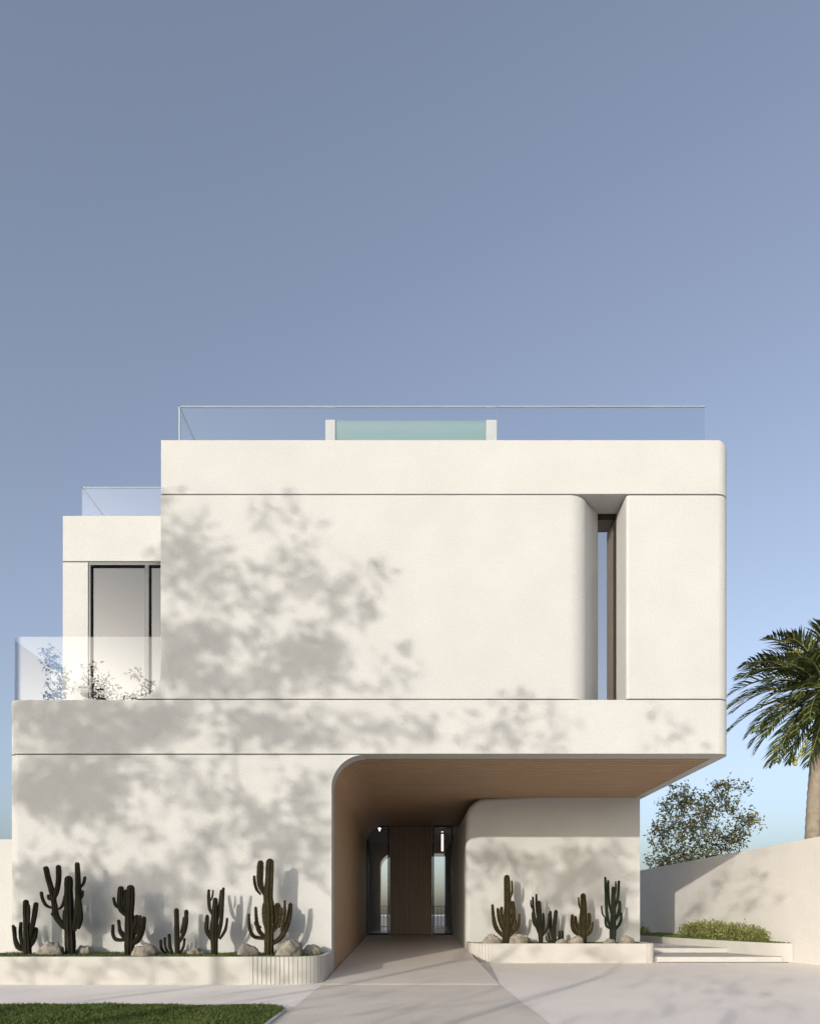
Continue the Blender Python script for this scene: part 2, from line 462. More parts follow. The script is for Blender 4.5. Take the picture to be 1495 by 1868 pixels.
# entrance block
YB = D * (1 / 0.722 - 1)
bx0, bx1 = X(141), X(581)
rb = 56 / U
ztb = Z(293) + 0.02
poly = [(bx0, 0), (bx1, 0), (bx1, ztb)] + arc(bx0 + rb, ztb - rb, rb, 90, 180)
MB().prism_xz(poly, YB, YD + 0.3).build('entrance_block', PLASTER, house, smooth=40,
    bevel=[(0.10, 6, lambda a, b: abs(a.y - YB) < .001 and abs(b.y - YB) < .001 and max(a.x, b.x) < bx0 + rb + .001 and max(a.z, b.z) > .01), (0.008, 2, lambda a, b: abs(a.y - YB) < .001 and abs(b.y - YB) < .001 and min(a.x, b.x) > bx1 - .001)])
MB().box(X(300), bx1, YD + 0.2, 11.5, 0, ztb).build('rear_block', PLASTER2, house, smooth=None)

# door and sidelights
zf = Z(-69)
ztop = zs - 0.002
m = MB(); m.box(X(-68), X(74), YD + 0.03, YD + 0.08, zf + 0.012, ztop, 1)
nrib = 18
pw = (X(74) - X(-68)) / nrib
for i in range(nrib):
    a = X(-68) + i * pw
    m.box(a + pw * 0.22, a + pw * 0.78, YD - 0.02, YD + 0.0285, zf + 0.014, ztop - 0.03)
door = m.build('door', [DOORM, DOORSHADE], house, bevel=[(0.003, 1, None)])
MB().box(X(-68), X(74), YD - 0.01, YD + 0.05, zf + 0.001, zf + 0.011).build('threshold', FRAME, door, smooth=None)
for (a, b) in ((X(-143), X(-70)), (X(76), X(142))):
    m = MB()
    t = 0.03
    m.box(a, b, YD + 0.02, YD + 0.09, zf, zf + 0.035)
    m.box(a, b, YD + 0.02, YD + 0.09, ztop - 0.045, ztop)
    m.box(a, a + t, YD + 0.02, YD + 0.09, zf + 0.035, ztop - 0.045)
    m.box(b - t, b, YD + 0.02, YD + 0.09, zf + 0.035, ztop - 0.045)
    f = m.build('sidelight', FRAME, house, bevel=[(0.003, 1, None)])
    MB().box(a + t, b - t, YD + 0.05, YD + 0.06, zf + 0.035, ztop - 0.045).build('pane', GLASSD, f, smooth=None)
# hall behind the glass
yb = 11.3
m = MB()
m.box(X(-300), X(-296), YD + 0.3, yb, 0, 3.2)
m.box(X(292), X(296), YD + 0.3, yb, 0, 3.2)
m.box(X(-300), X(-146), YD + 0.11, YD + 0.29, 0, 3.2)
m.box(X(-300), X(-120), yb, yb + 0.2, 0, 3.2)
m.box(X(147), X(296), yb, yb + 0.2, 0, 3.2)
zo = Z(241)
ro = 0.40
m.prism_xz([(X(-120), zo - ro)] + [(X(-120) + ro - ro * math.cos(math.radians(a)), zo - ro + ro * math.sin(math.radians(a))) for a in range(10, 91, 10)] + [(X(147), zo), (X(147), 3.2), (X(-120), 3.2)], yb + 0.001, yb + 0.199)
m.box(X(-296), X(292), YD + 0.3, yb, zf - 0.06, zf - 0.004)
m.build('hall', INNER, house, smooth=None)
# fence beyond the hall
m = MB()
fn = empty('fence', (0, 13, 0), 'dark bar fence seen through the hall behind the front door', 'fence')
m.box(-2.2, 2.2, 13.0, 13.05, 1.12, 1.17); m.box(-2.2, 2.2, 13.0, 13.05, 0.42, 0.46)
m.build('rail', DARKM, fn, smooth=None)
m = MB()
for i in range(36):
    m.box(-2.18 + i * 0.125, -2.15 + i * 0.125, 13.0, 13.04, 0.0, 1.12)
m.build('bars', DARKM, fn, smooth=None)
tag(MB().box(-8, 9, 15, 15.2, 0, 0.8).build('garden_wall', PLASTER2, base=(0.5, 15, 0), smooth=None), 'low white wall far behind the hall, past the dark bar fence', 'wall')
# hall lamp and spot
pl = empty('pendant_lamp', at(806.5, 1508, 8.6), 'slim glowing pendant lamp hanging in the hall beside the door', 'lamp')
c = at(806.5, 1530, 8.6)
m = MB(); m.tube([(c.x, c.y, at(0, 1553, 8.6).z), (c.x, c.y, at(0, 1513, 8.6).z)], [0.03, 0.03], 14); m.build('lamp_tube', LAMP, pl)
m = MB(); m.tube([(c.x, c.y, at(0, 1512.9, 8.6).z), (c.x, c.y, 3.13)], [0.006, 0.006], 6); m.tube([(c.x, c.y, 3.09), (c.x, c.y, 3.14)], [0.05, 0.05], 12); m.build('lamp_cord', DARKM, pl)
c = at(692, 1515, 7.7)
m = MB(); m.tube([(c.x, c.y, c.z - .02), (c.x, c.y, c.z + .03)], [0.012, 0.012], 12)
m.tube([(c.x, c.y, c.z + .0305), (c.x, c.y, 3.14)], [0.03, 0.03], 12)
tag(m.build('ceiling_spotlight', SPOTL, base=c), 'tiny lit ceiling spotlight behind the rounded sidelight left of the door', 'lamp')
tag(MB().box(X(92), X(150), 9.6, 9.95, zf, zf + 0.16).build('low_cuboid', WHITEM, base=(X(120), 9.8, zf), bevel=[(0.02, 2, None)]), 'low white bench on the hall floor behind the right sidelight', 'cuboid')  # plain white block standing in for an unidentified white bar

# ------------------------------------------------------------------ rooftop pool
yp = 1.15
pool = empty('rooftop_pool', (0, yp, Z(866) - 0.02), 'raised pool with teal glass front between two white piers on the roof', 'pool')
sp = 1 / (1 + yp / D)
def px_u(px): return (px - 747.5) / sp / U
zp = EYE + (1668 - 765) / U / sp
for a, b in ((593, 611.5), (886.5, 906)):
    MB().box(px_u(a), px_u(b), yp, yp + 2.6, Z(866) - 0.02, zp).build('end_wall', PLASTER, pool, bevel=[(0.012, 2, None)])
MB().box(px_u(611.5), px_u(886.5), yp + 0.02, yp + 0.06, Z(866) - 0.02, zp - 0.004).build('glass_front', TEAL, pool, smooth=None)
MB().box(px_u(611.5), px_u(886.5), yp + 2.4, yp + 2.6, Z(866) - 0.02, zp - 0.1).build('back_wall', PLASTER2, pool, smooth=None)
MB().box(px_u(611.5), px_u(886.5), yp + 0.062, yp + 2.398, Z(866), zp - 0.12).build('water', WATER, pool, smooth=None)

# ------------------------------------------------------------------ planters
def planter(pts, ribs, z, th, name, label, cat, base):
    """pts: outer line from one end to the other; ribs: per point groove depth"""
    n = len(pts)
    P = [Vector((a, b, 0)) for a, b in pts]
    N = []
    for i in range(n):
        t = (P[min(i + 1, n - 1)] - P[max(i - 1, 0)]).normalized()
        N.append(Vector((t.y, -t.x, 0)))
    vs = []
    for i in range(n):
        o_ = P[i] - N[i] * ribs[i]; q = P[i] - N[i] * th
        vs += [(o_.x, o_.y, 0), (o_.x, o_.y, z), (q.x, q.y, z), (q.x, q.y, 0)]
    fs = []
    for i in range(n - 1):
        a = i * 4; b = a + 4
        fs += [(a, b, b + 1, a + 1), (a + 1, b + 1, b + 2, a + 2), (a + 2, b + 2, b + 3, a + 3)]
    fs += [(0, 1, 2, 3), tuple(reversed([(n - 1) * 4 + j for j in range(4)]))]
    m = MB(); m.add(vs, fs)
    root = empty(name, base, label, cat)
    m.build('planter_wall', KERB, root, smooth=20)
    s_ = MB()
    poly = [(P[i] - N[i] * (th - .002)) for i in range(n)]
    s_.add([(v.x, v.y, z - 0.035) for v in poly], [list(range(n))])
    s_.build('soil', SOIL, root, smooth=None)
    return root, poly

def ribbed_arc(cx, cy, rad, a0, a1, pitch=0.055):
    L = rad * math.radians(abs(a1 - a0)); k = int(L / pitch)
    pts, rb_ = [], []
    for i in range(k):
        for (f, d) in ((0.0, 0.011), (0.16, 0), (0.84, 0), (0.999, 0.011)):
            a = math.radians(a0 + (a1 - a0) * (i + f) / k)
            pts.append((cx + rad * math.cos(a), cy + rad * math.sin(a))); rb_.append(d)
    return pts, rb_

zpl = Z(-69)
r1 = 0.40
xe = X(-143.2)
pts = [(-8.6, -0.005), (-8.6, YF), (-6, YF), (-4, YF), (-2.2, YF)]
rbs = [0] * 5
# vertical joint boards lead into the curve
xx = xe - r1 - 8 * 0.0552
pts.append((xx - .009, YF)); rbs.append(0)
for _ in range(8):
    pts += [(xx, YF), (xx + .009, YF), (xx + .046, YF), (xx + .055, YF)]; rbs += [0.011, 0, 0, 0.011]; xx += 0.0552
a_, b_ = ribbed_arc(xe - r1, YF + r1, r1, -90, 0)
pts += a_; rbs += b_
xx = YF + r1 + 0.001
while xx < -0.1:
    pts += [(xe, xx), (xe, xx + .009), (xe, xx + .057), (xe, xx + .066)]; rbs += [0.011, 0, 0, 0.011]; xx += 0.0662
pts.append((xe, -0.005)); rbs.append(0)
pl1, poly1 = planter(pts, rbs, zpl, 0.055, 'planter', 'long low cream planter with a ribbed rounded end left of the path', 'planter', (-3.5, -0.5, 0))
y0p = D * (1 / 0.78 - 1)
xe2, xe3 = X(142.5), X(576)
r2, r3 = 0.38, 0.16
pts = [(xe2, YB - 0.004), (xe2, YB - 0.2), (xe2, y0p + r2 + .01)]; rbs = [0, 0, 0]
a_, b_ = ribbed_arc(xe2 + r2, y0p + r2, r2, 180, 270); pts += a_; rbs += b_
pts += [(xe2 + r2 + .02, y0p), (xe3 - r3 - .02, y0p)]; rbs += [0, 0]
a_, b_ = ribbed_arc(xe3 - r3, y0p + r3, r3, 270, 360, 0.04); pts += a_; rbs += b_
pts += [(xe3, y0p + r3 + .02), (xe3, YB - 0.004)]; rbs += [0, 0]
pl2, poly2 = planter(pts, rbs, zpl, 0.055, 'planter', 'cream planter under the entrance block right of the path', 'planter', (2.8, 2.9, 0))

# ------------------------------------------------------------------ steps, side path, bed, boundary walls
m = MB()
m.prism_xy([(X(578), y0p + 0.02), (X(872), y0p + 0.02), (X(890), y0p + 0.25), (X(899), y0p + .9), (X(899), 3.72), (X(578), 3.72)], 0, Z(-100))
st = empty('steps', (X(730), 3, 0), 'two wide pale concrete steps beside the right boundary wall', 'steps')
m.build('step', KERB, st, bevel=[(0.01, 2, None)])
m = MB()
m.prism_xy([(X(586), 3.7), (X(815), 3.7), (X(832), 3.78), (X(842), 4.0), (X(848), 4.6), (X(586), 4.6)], Z(-100), Z(-88))
m.build('step', KERB, st, bevel=[(0.01, 2, None)])
m = MB(); m.box(X(580), X(886), y0p + 0.012, y0p + 0.02, 0.001, 0.012); m.build('base_strip', DARKM, st, smooth=None)  # thin dark strip along the foot of the lower step
tag(MB().box(X(581), X(899), 4.6, 14, -0.05, Z(-88) - 0.004).build('side_path', PATHM, smooth=None), 'pale side path behind the steps', None, None, 'structure')
bedp = [(X(899), 2.55), (X(899), 14), (X(728), 14), (X(742), 6.8), (X(768), 5.5), (X(798), 4.4), (X(836), 3.3), (X(862), 2.75)]
tag(MB().prism_xy(bedp, 0, Z(-69)).build('planting_bed', KERB, base=(X(840), 4.5, 0), bevel=[(0.01, 2, None)]), 'raised cream planting bed along the right boundary wall', 'planting bed')
wl = MB().box(X(900), X(915), -5.5, 13.5, 0, Z(171))
tag(wl.build('boundary_wall', PLASTER2, base=(X(907), 3, 0), bevel=[(0.01, 2, None)]), 'plain white boundary wall running back along the right side', 'wall')
wl = MB().box(-16, X(-754) - .004, 2.2, 2.35, 0, Z(171))
tag(wl.build('boundary_wall', PLASTER, base=(-9, 2.25, 0), bevel=[(0.01, 2, None)]), 'strip of white boundary wall at the left edge beside the house', 'wall')

# ------------------------------------------------------------------ grass
def blades(name, inside, n, bounds, zb, h0, h1, rng, wd=0.006):
    vs, fs = [], []
    x0, x1, y0, y1 = bounds
    c_ = 0
    while c_ < n:
        x = rng.uniform(x0, x1); y = rng.uniform(y0, y1)
        if not inside(x, y): c_ += 0.2; continue
        c_ += 1
        h = rng.uniform(h0, h1) * (0.75 + 0.5 * noise.noise(Vector((x * 2.3, y * 2.3, 3))))
        th = rng.uniform(0, 2 * PI); ww = wd * rng.uniform(.6, 1.3)
        lx, ly = rng.gauss(0, .45) * h, rng.gauss(0, .45) * h
        a, b = math.cos(th) * ww, math.sin(th) * ww
        i = len(vs)
        vs += [(x - a, y - b, zb), (x + a, y + b, zb), (x + lx * .4 + a * .7, y + ly * .4 + b * .7, zb + h * .6), (x + lx * .4 - a * .7, y + ly * .4 - b * .7, zb + h * .6), (x + lx, y + ly, zb + h * rng.uniform(.85, 1))]
        fs += [(i, i + 1, i + 2, i + 3), (i + 3, i + 2, i + 4)]
    m = MB(); m.v = vs; m.f = fs; m.mi = [0] * len(fs)
    return m

def inpoly(poly):
    pts = [(v[0], v[1]) for v in poly]
    def f(x, y):
        c_ = False; j = len(pts) - 1
        for i in range(len(pts)):
            xi, yi = pts[i]; xj, yj = pts[j]
            if (yi > y) != (yj > y) and x < (xj - xi) * (y - yi) / (yj - yi) + xi: c_ = not c_
            j = i
        return c_
    return f
rng = random.Random(4)
# lawn in the lower left corner
yl, xlw, rl = -2.87, X(-148), 0.36
lawn = [(-9, yl), (-9, -6)] + [(xlw, -6)] + [(xlw - rl + rl * math.cos(math.radians(a)), yl - rl + rl * math.sin(math.radians(a))) for a in range(0, 91, 9)]
m = blades('lawn', inpoly(lawn), 60000, (-5.2, xlw, -4.4, yl), 0.0, 0.03, 0.06, rng)
n0 = len(m.v)
m.add([(a, b, 0.008) for a, b in lawn], [list(range(len(lawn)))])
tag(m.build('lawn', GRASS, smooth=None), 'short green lawn with a rounded corner in front of the planter', None, None, 'stuff')
# slim kerb round it
km = MB()
outer = [(-9, yl + 0.03)] + list(reversed([(xlw - rl + (rl + .03) * math.cos(math.radians(a)), yl - rl + (rl + .03) * math.sin(math.radians(a))) for a in range(0, 91, 9)])) + [(xlw + .03, -6)]
innr = [(-9, yl)] + list(reversed([(xlw - rl + rl * math.cos(math.radians(a)), yl - rl + rl * math.sin(math.radians(a))) for a in range(0, 91, 9)])) + [(xlw, -6)]
k = len(outer)
vs = [(a, b, 0.0) for a, b in outer] + [(a, b, 0.022) for a, b in outer] + [(a, b, 0.022) for a, b in innr] + [(a, b, 0.0) for a, b in innr]
fs = []
for i in range(k - 1):
    for lv in range(3):
        fs.append((lv * k + i, lv * k + i + 1, (lv + 1) * k + i + 1, (lv + 1) * k + i))
km.add(vs, fs)
tag(km.build('lawn_kerb', KERB, smooth=30), 'thin white kerb round the lawn', None, None, 'structure')
m = blades('g', inpoly(poly1), 15000, (-6.3, xe, YF, 0), zpl - 0.035, 0.03, 0.065, rng)
tag(m.build('planter_grass', GRASS, smooth=None), 'grass growing in the left planter', None, None, 'stuff')
m = blades('g', inpoly(poly2), 9000, (xe2, xe3, y0p, YB), zpl - 0.035, 0.02, 0.05, rng)
tag(m.build('planter_grass', GRASS, smooth=None), 'grass growing in the right planter', None, None, 'stuff')
m = blades('g', inpoly(bedp), 9000, (X(735), X(899), 2.6, 8.5), Z(-69), 0.02, 0.05, rng)
tag(m.build('bed_grass', GRASS, smooth=None), 'grass on the raised bed by the right wall', None, None, 'stuff')

# ------------------------------------------------------------------ rocks
def rock(px0, px1, ptop, y, label, group, seed, zb, depth=0.8):
    c = at((px0 + px1) / 2, ptop, y)
    wx = (px1 - px0) / 2 * (1 + y / D) / U
    h = max(0.04, c.z - zb)
    bm = bmesh.new()
    bmesh.ops.create_icosphere(bm, subdivisions=4, radius=1)
    so = Vector((seed * 7.3, seed * 1.7, seed * 3.1))
    for v in bm.verts:
        d = v.co.normalized()
        q = 1 + 0.30 * noise.noise(d * 1.1 + so) + 0.16 * noise.noise(d * 2.6 + so) + 0.07 * noise.noise(d * 5 + so) + 0.04 * noise.noise(d * 12 + so)
        # flattened facets
        cell = noise.cell_vector(d * 1.6 + so)
        q -= 0.10 * max(0, d.dot((cell - Vector((.5, .5, .5))).normalized()))
        v.co = d * q
    zmx = max(v.co.z for v in bm.verts); xmx = max(v.co.x for v in bm.verts); xmn = min(v.co.x for v in bm.verts)
    for v in bm.verts:
        v.co.x = ((v.co.x - xmn) / (xmx - xmn) * 2 - 1) * wx
        v.co.y *= wx * depth
        v.co.z = v.co.z / zmx * (h + 0.02) - 0.01 if v.co.z > 0 else v.co.z * 0.05
    me = bpy.data.meshes.new('rock'); bm.to_mesh(me); bm.free()
    me.materials.append(ROCKM); me.shade_smooth(); me.set_sharp_from_angle(angle=math.radians(38))
    o = bpy.data.objects.new('rock', me); C.objects.link(o)
    o.location = (c.x, y, zb)
    tag(o, label, 'rock', group)
zg = zpl - 0.03
GL, GR = 'boulders in the left planter', 'boulders in the right planter'
for a in [(66, 120, 1719, -0.42, 'rounded grey boulder between the first and second cactus from the left', GL),
          (139, 172, 1726, -0.22, 'low grey boulder just right of the many-armed tall cactus, by the wall', GL),
          (237, 293, 1723, -0.50, 'big pale boulder at the right foot of the leaning two-headed cactus', GL),
          (336, 376, 1730, -0.2, 'small flat boulder between the low cactus cluster and the candelabra cactus', GL),
          (431, 474, 1722, -0.52, 'cracked pale boulder at the left foot of the thick spiny cactus', GL),
          (501, 553, 1715, -0.52, 'bright jagged boulder at the right foot of the thick spiny cactus', GL),
          (548, 588, 1724, -0.25, 'dark sloped boulder nearest the ribbed planter end, half in shadow', GL)]:
    rock(*a, seed=a[0] * 0.13, zb=zg)
for a in [(879, 917, 1704, 2.85, 'pale boulder at the far left of the right planter', GR),
          (920, 967, 1704, 2.95, 'wide boulder right of the golden-topped cactus', GR),
          (1009, 1036, 1714, 2.75, 'flat boulder in front of the small dark cactus cluster', GR),
          (1036, 1068, 1708, 2.78, 'rounded boulder left of the stout cactus with a tall column', GR),
          (1098, 1124, 1713, 2.75, 'small boulder at the left foot of the slim green cactus', GR),
          (1127, 1161, 1707, 2.85, 'rounded boulder at the right end of the right planter', GR)]:
    rock(*a, seed=a[0] * 0.13, zb=zg, depth=0.6)

# ------------------------------------------------------------------ cacti
def smooth_path(pts, step):
    """Catmull-Rom through (vec, radius)"""
    out = []
    P = [pts[0]] + list(pts) + [pts[-1]]
    for i in range(1, len(P) - 2):
        p0, p1, p2, p3 = P[i - 1][0], P[i][0], P[i + 1][0], P[i + 2][0]
        n = max(2, int((p2 - p1).length / step))
        for j in range(n):
            t = j / n
            q = 0.5 * ((2 * p1) + (p2 - p0) * t + (2 * p0 - 5 * p1 + 4 * p2 - p3) * t * t + (3 * p1 - p0 - 3 * p2 + p3) * t ** 3)
            out.append((q, P[i][1] + (P[i + 1][1] - P[i][1]) * t))
    out.append(pts[-1])
    return out

def cactus(zx, zy, sc, y, arms, mats, label, group, seed):
    """arms: list of (kind, [(x, y, r), ...]) read off the enlarged sketch"""
    rng = random.Random(seed)
    k = (1 + y / D) / U
    b = arms[0][0]
    base = at(zx + b[0] / sc, zy + b[1] / sc, y)
    base.z = zg
    root = empty('cactus', base, label, 'cactus', group)
    for ai, arm in enumerate(arms):
        pts = []
        dy = 0 if ai == 0 else rng.choice((-1, 1)) * rng.uniform(.02, .07)
        for j, (ax, ay, ar) in enumerate(arm):
            p_ = at(zx + ax / sc, zy + ay / sc, y)
            t = j / (len(arm) - 1)
            p_.y += dy * t
            pts.append([p_, ar / sc * k])
        if ai == 0:
            pts[0][0].z = zg - 0.02
        # the tip: pull the last point in by a radius, then close with a dome
        rt = pts[-1][1]
        path = smooth_path([tuple(q) for q in pts], max(0.018, rt * 0.5))
        d = (path[-1][0] - path[-2][0]).normalized()
        path = [q for q in path if (q[0] - path[-1][0]).length > rt * 0.95] or path[:1]
        tip = path[-1][0]
        pr, rr_ = [q[0] for q in path], [q[1] * (1 + .07 * noise.noise(q[0] * 9) + .05 * noise.noise(q[0] * 23)) for q in path]
        if ai:                                     # arms are thinner where they leave the stem
            L = len(rr_)
            for j in range(L): rr_[j] *= 0.72 + 0.28 * min(1, j / (L * 0.35))
        for j in range(1, 6):
            a = j / 5 * PI / 2
            pr.append(tip + d * rt * 0.98 * math.sin(a)); rr_.append(max(rt * math.cos(a), rt * 0.06))
        nr = 9 if rt * U > 3.2 else 7
        n = nr * 4
        prof = [1.0, 0.90, 0.80, 0.90]
        m = MB()
        rings = m.tube(pr, rr_, n, rib=lambda q: prof[q % 4] * 1.06)
        # spine tufts along the ribs
        acc = 0
        for i in range(1, len(rings) - 1):
            acc += (pr[i] - pr[i - 1]).length
            if acc < 0.020: continue
            acc = 0
            for q in range(nr):
                if rng.random() < 0.22: continue
                v = rings[i][q * 4]
                o_ = (v - pr[i]).normalized()
                u_ = o_.orthogonal().normalized()
                e = (0.0075 if mats[1] is SPINE else 0.0115) * rng.uniform(.7, 1.3)
                for sgn in range(2):
                    u2 = (Matrix.Rotation(rng.uniform(0, 2 * PI), 3, o_) @ u_)
                    m.add([v - u2 * e * .35, v + u2 * e * .35, v + o_ * e * 1.2 + u2 * e * rng.uniform(-.9, .9)], [(0, 1, 2)], 1)
        m.build('stem' if ai == 0 else 'arm', mats, root, smooth=60)
    return root

GC = 'cacti in the left planter'
A = (0, 1520, 3.56); B = (360, 1520, 3.56); E = (400, 1540, 6.795); R_ = (840, 1560, 4.153)
M1 = [CACTUS, SPINE]; M2 = [CACTUS2, SPINEO]; MG = [CACTUS2, SPINEG]; M3 = [CACTUS3, SPINE]
cactus(*A, -0.34, [
    [(180, 775, 22), (176, 690, 22), (172, 600, 19), (168, 430, 16)],
    [(192, 690, 12), (206, 600, 15), (217, 520, 15), (222, 442, 14)],
    [(182, 610, 8), (195, 530, 8), (200, 460, 8)],
    [(186, 750, 14), (210, 690, 15), (215, 605, 14)],
    [(165, 765, 12), (110, 748, 12), (85, 700, 12), (72, 605, 11)],
    [(140, 758, 10), (108, 690, 10), (97, 592, 9)],
    [(150, 755, 11), (126, 670, 11), (118, 575, 10)]], M1, 'short dark cactus standing at the far left edge of the left planter', GC, 1)
cactus(*A, -0.34, [
    [(458, 775, 32), (456, 700, 31), (452, 620, 30), (446, 420, 25), (446, 275, 23)],
    [(466, 650, 20), (500, 570, 22), (513, 400, 18), (507, 187, 14)],
    [(524, 355, 7), (541, 322, 9), (546, 272, 9)],
    [(524, 430, 8), (538, 400, 10), (541, 363, 9)],
    [(445, 630, 22), (400, 592, 22), (362, 540, 20), (350, 470, 17), (332, 380, 17), (305, 290, 17), (286, 208, 16)],
    [(345, 440, 13), (372, 390, 15), (393, 300, 16), (397, 205, 15)],
    [(345, 488, 9), (308, 472, 10), (289, 430, 10), (285, 373, 9)],
    [(368, 500, 8), (394, 480, 9), (404, 440, 9), (406, 396, 8)],
    [(366, 555, 9), (338, 532, 10), (322, 512, 9)],
    [(428, 610, 9), (408, 550, 10), (404, 492, 9)],
    [(336, 430, 8), (310, 428, 8), (298, 398, 7)],
    [(505, 620, 18), (528, 560, 16), (532, 480, 12), (528, 400, 10)]], M1, 'tall dark cactus with many long raised arms, second from the left', GC, 2)
cactus(*A, -0.40, [
    [(838, 785, 28), (842, 720, 30), (845, 620, 32), (842, 520, 26), (848, 430, 25), (848, 328, 23)],
    [(835, 540, 18), (792, 505, 20), (775, 440, 20), (779, 340, 18)],
    [(806, 490, 12), (808, 364, 12)],
    [(778, 490, 10), (752, 465, 10), (742, 408, 8)],
    [(815, 695, 12), (752, 692, 12), (726, 660, 11), (722, 588, 9)],
    [(812, 690, 14), (778, 640, 12), (763, 557, 9)],
    [(845, 730, 18), (900, 690, 20), (932, 620, 18), (949, 542, 13)],
    [(862, 670, 14), (905, 610, 13), (918, 527, 8)],
    [(862, 650, 18), (888, 590, 18), (892, 528, 12)],
    [(815, 670, 16), (790, 640, 13), (786, 605, 9)]], M1, 'dark cactus with two fused heads leaning left and one hooked arm', GC, 3)
cactus(*A, -0.36, [
    [(1152, 790, 16), (1150, 690, 16), (1148, 600, 16), (1146, 482, 14)],
    [(1162, 715, 11), (1190, 650, 13), (1202, 580, 14), (1202, 496, 12)],
    [(1172, 650, 7), (1182, 600, 7), (1184, 545, 6)],
    [(1130, 798, 10), (1108, 740, 11), (1106, 650, 10)],
    [(1120, 798, 8), (1080, 750, 8), (1077, 670, 7)],
    [(1115, 798, 9), (1056, 760, 9), (1050, 684, 8)],
    [(1160, 790, 8), (1186, 740, 8), (1188, 676, 7)]], M1, 'low cluster of thin dark columns beside the big pale boulder', GC, 4)
cactus(*B, -0.38, [
    [(112, 785, 19), (110, 720, 22), (108, 640, 30), (112, 540, 20), (117, 412, 13)],
    [(92, 690, 16), (64, 630, 14), (68, 540, 11), (64, 520, 9)],
    [(95, 530, 10), (76, 490, 11), (66, 420, 10), (64, 360, 8)],
    [(78, 446, 6), (92, 420, 6), (97, 368, 5)],
    [(122, 600, 12), (138, 480, 10), (146, 362, 7)],
    [(130, 680, 16), (156, 580, 13), (168, 460, 11), (179, 350, 8)],
    [(145, 690, 9), (184, 625, 10), (199, 543, 6)]], M1, 'dark candelabra cactus with thin upright arms, just left of the thick spiny one', GC, 5)
cactus(*E, -0.42, [
    [(615, 1400, 50), (615, 1250, 54), (620, 1000, 58), (618, 780, 60), (605, 660, 56), (618, 450, 50), (629, 172, 44)],
    [(570, 640, 30), (512, 500, 38), (514, 340, 40), (527, 195, 32)],
    [(515, 630, 16), (468, 565, 18), (449, 480, 17), (446, 378, 13)],
    [(585, 1170, 26), (440, 1152, 24), (388, 1070, 21), (372, 950, 18), (375, 850, 13)],
    [(590, 1170, 30), (505, 1090, 28), (472, 960, 22), (463, 765, 14)],
    [(585, 1080, 22), (546, 900, 22), (545, 720, 18)],
    [(630, 1240, 34), (740, 1180, 34), (822, 1040, 32), (862, 880, 30), (872, 728, 22)],
    [(770, 1080, 22), (812, 900, 20), (820, 687, 14)],
    [(660, 1080, 36), (715, 950, 42), (708, 722, 34)],
    [(740, 1040, 18), (765, 880, 18), (766, 772, 12)],
    [(520, 1040, 20), (455, 1000, 16), (448, 955, 12)]], M2, 'thick spiny olive cactus nearest the passage, casting a crisp shadow on the wall', GC, 6)
GC2 = 'cacti in the right planter'
cactus(*R_, 2.93, [
    [(345, 672, 20), (345, 600, 34), (350, 500, 32), (355, 400, 27), (352, 260, 25), (348, 148, 20)],
    [(330, 625, 16), (272, 560, 18), (250, 480, 14), (242, 372, 9)],
    [(330, 590, 16), (290, 490, 14), (275, 400, 9)],
    [(325, 520, 14), (305, 450, 14), (308, 390, 10)],
    [(365, 580, 22), (396, 460, 22), (396, 347, 14)],
    [(370, 590, 14), (425, 560, 12), (440, 500, 10), (440, 440, 7)],
    [(372, 330, 9), (388, 280, 9), (382, 190, 6)],
    [(370, 620, 16), (420, 540, 14), (408, 480, 9)]], MG, 'tall cactus with a golden upper column at the left of the right planter', GC2, 7)
cactus(*R_, 2.93, [
    [(605, 668, 14), (605, 610, 18), (595, 490, 20), (590, 345, 15)],
    [(590, 590, 14), (556, 450, 11), (549, 312, 7)],
    [(578, 460, 10), (570, 370, 9), (567, 292, 7)],
    [(580, 560, 8), (550, 510, 7), (545, 430, 6)],
    [(560, 410, 6), (533, 392, 6), (528, 340, 5)],
    [(612, 610, 12), (630, 530, 11), (628, 435, 7)],
    [(612, 625, 9), (658, 540, 9), (664, 435, 6)]], M1, 'slender grey-green branching cactus second from the left in the right planter', GC2, 8)
cactus(*R_, 2.98, [
    [(708, 655, 15), (706, 560, 15), (716, 480, 14), (722, 410, 12)],
    [(700, 640, 12), (682, 540, 12), (685, 423, 9)],
    [(720, 655, 8), (744, 630, 9), (745, 568, 7)],
    [(728, 658, 9), (770, 630, 10), (772, 568, 8)],
    [(694, 658, 6), (673, 635, 7), (672, 590, 5)],
    [(690, 660, 5), (651, 645, 5), (649, 612, 4)]], M1, 'small dark cluster of short cactus columns behind a flat boulder', GC2, 9)
cactus(*R_, 2.9, [
    [(925, 650, 22), (924, 600, 34), (926, 500, 28), (930, 400, 24), (926, 288, 17)],
    [(908, 620, 16), (855, 570, 17), (840, 510, 14), (840, 447, 9)],
    [(908, 600, 16), (878, 530, 16), (870, 460, 10)],
    [(908, 410, 7), (898, 380, 7), (896, 318, 5)],
    [(940, 620, 12), (984, 575, 10), (994, 500, 6)],
    [(940, 600, 20), (966, 520, 18), (969, 432, 11)]], M2, 'stout brown-green cactus with one central column above a cup of arms', GC2, 10)
